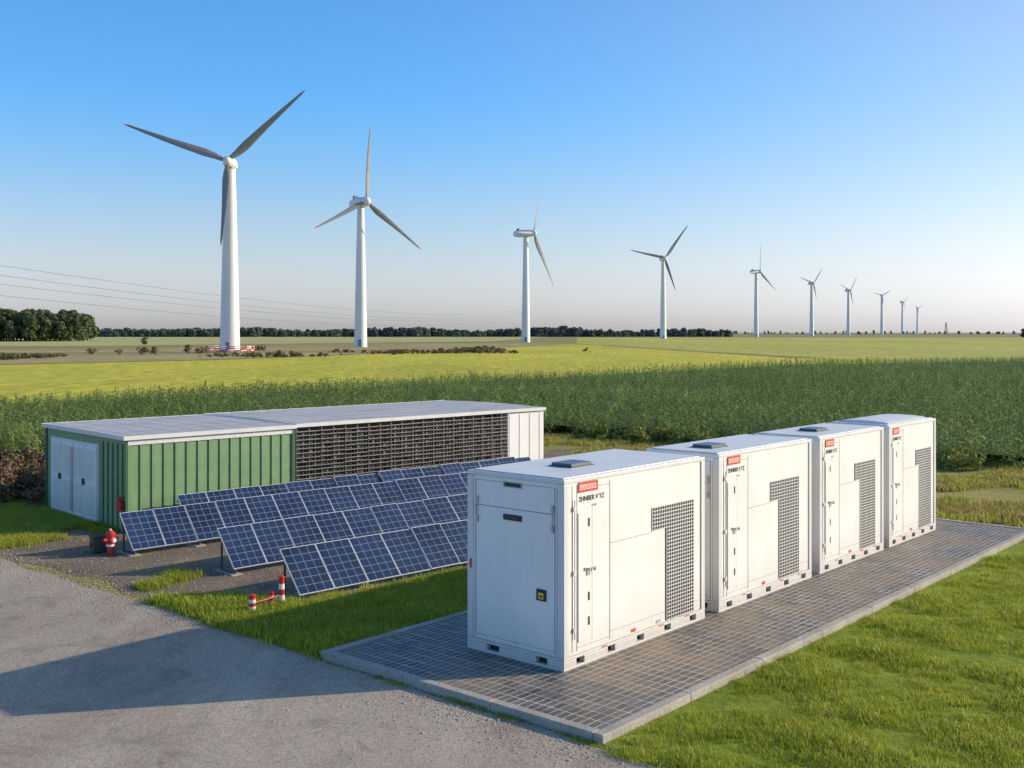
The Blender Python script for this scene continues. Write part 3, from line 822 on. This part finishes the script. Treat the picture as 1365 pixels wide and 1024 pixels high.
turbine(969,2700,79,[(50,19),(157,18),(275,18)],math.radians(15),3.4,2.1,1.5)
turbine(1267,3400,80,[(30,19),(142,17),(270,18)],math.radians(0),3.6,2.3,1.6)

E=empty('lattice_mast',(1197,3000,0)); b=MB()
for sx,sy in((-1,-1),(1,-1),(1,1),(-1,1)): b.tube((sx*4,sy*4,0),(sx*.6,sy*.6,32),.5,.35,DARKG,5)
for k in range(6):
    z=k*5;w=4-3.4*z/32;w2=4-3.4*(z+5)/32
    b.tube((-w,-w,z),(w2,-w2,z+5),.3,.3,DARKG,4); b.tube((w,-w,z),(-w2,-w2,z+5),.3,.3,DARKG,4)
b.box(-6,6,-.5,.5,22,22.6,DARKG); b.box(-4,4,-.5,.5,27,27.6,DARKG)
b.obj('frame',E)

PLA=Vector((-108,185,0));PLB=Vector((11.8,900,0))
def pole(p,h,name='utility_pole'):
    E=empty(name,(p.x,p.y,0)); b=MB(); b.tube((0,0,0),(0,0,h),.35,.2,DARKG,8)
    for z in (h-.6,h-3,h-5.4): b.box(-2.2,2.2,-.12,.12,z,z+.2,DARKG)
    b.obj('mast',E)
pole(PLA,22); pole(PLB,24.5)
WM=m_simple('wire',(.16,.16,.18),.6)
c=bpy.data.curves.new('power_lines','CURVE'); c.dimensions='3D'; c.bevel_depth=.04; c.bevel_resolution=0; c.materials.append(WM)
for ha,hb_,off,sag in ((19.6,23.9,-2,7.6),(17.4,21.5,0,7.8),(15.3,21.0,2,7.8),(13.3,18.8,0,8.0)):
    sp=c.splines.new('POLY'); n=60; sp.points.add(n)
    for i in range(n+1):
        t=i/n; p=PLA.lerp(PLB,t); z=ha+(hb_-ha)*t-4*sag*t*(1-t)
        sp.points[i].co=(p.x+off,p.y,z,1)
o=bpy.data.objects.new('power_lines',c); COL.objects.link(o)

# ------------------------------------------------------------------ light, sky, camera
SAZ=math.radians(78); SEL=math.radians(21)
sd=Vector((math.sin(SAZ)*math.cos(SEL),math.cos(SAZ)*math.cos(SEL),math.sin(SEL)))
l=bpy.data.lights.new('sun','SUN'); l.energy=5.0; l.angle=math.radians(.5); l.color=(1,.86,.65)
lo=bpy.data.objects.new('sun',l); COL.objects.link(lo); lo.rotation_euler=sd.to_track_quat('Z','Y').to_euler(); lo.location=(60,0,60)
w=bpy.data.worlds.new('World'); scene.world=w; w.use_nodes=True
nt=w.node_tree; bg=nt.nodes['Background']
sk=nt.nodes.new('ShaderNodeTexSky'); sk.sky_type='NISHITA'; sk.sun_disc=False; sk.sun_elevation=SEL; sk.sun_rotation=SAZ
sk.air_density=1.0; sk.dust_density=.8; sk.ozone_density=2.5; sk.altitude=0
# low haze layer: near the horizon and toward the sun the sky loses saturation
tc=N(nt,'ShaderNodeTexCoord'); sep=N(nt,'ShaderNodeSeparateXYZ'); nt.links.new(tc.outputs['Generated'],sep.inputs[0])
dt=N(nt,'ShaderNodeVectorMath',operation='DOT_PRODUCT'); nt.links.new(tc.outputs['Generated'],dt.inputs[0]); dt.inputs[1].default_value=tuple(sd)
au=N(nt,'ShaderNodeMapRange'); au.interpolation_type='SMOOTHSTEP'
au.inputs[1].default_value=0.1; au.inputs[2].default_value=1.0; au.inputs[3].default_value=0; au.inputs[4].default_value=.6
nt.links.new(dt.outputs['Value'],au.inputs[0])
mr=N(nt,'ShaderNodeMapRange'); mr.interpolation_type='SMOOTHSTEP'
mr.inputs[1].default_value=-.04; mr.inputs[2].default_value=.23; mr.inputs[3].default_value=.97; mr.inputs[4].default_value=0
nt.links.new(sep.outputs[2],mr.inputs[0])
i1=N(nt,'ShaderNodeMath',operation='SUBTRACT'); i1.inputs[0].default_value=1; nt.links.new(mr.outputs[0],i1.inputs[1])
i2=N(nt,'ShaderNodeMath',operation='SUBTRACT'); i2.inputs[0].default_value=1; nt.links.new(au.outputs[0],i2.inputs[1])
i3=N(nt,'ShaderNodeMath',operation='MULTIPLY'); nt.links.new(i1.outputs[0],i3.inputs[0]); nt.links.new(i2.outputs[0],i3.inputs[1])
i4=N(nt,'ShaderNodeMath',operation='SUBTRACT'); i4.inputs[0].default_value=1; nt.links.new(i3.outputs[0],i4.inputs[1])
bw=N(nt,'ShaderNodeRGBToBW'); nt.links.new(sk.outputs[0],bw.inputs[0])
hz=mixc(nt,1,bw.outputs[0],(1.20,1.12,1.12),'MULTIPLY')
bl=mixc(nt,1,sk.outputs[0],(.56,1.12,1.56),'MULTIPLY')
col=mixc(nt,i4.outputs[0],bl,hz)
nt.links.new(col,bg.inputs[0]); bg.inputs[1].default_value=.15

cd=bpy.data.cameras.new('camera'); cd.sensor_width=36; cd.lens=1450/1365*36; cd.shift_y=-69/1365; cd.clip_end=30000; cd.clip_start=.1
co=bpy.data.objects.new('camera',cd); COL.objects.link(co); co.location=(0,0,4.8); co.rotation_euler=(math.pi/2,0,0)
scene.camera=co
scene.view_settings.view_transform='Standard'; scene.view_settings.look='None'; scene.view_settings.exposure=0
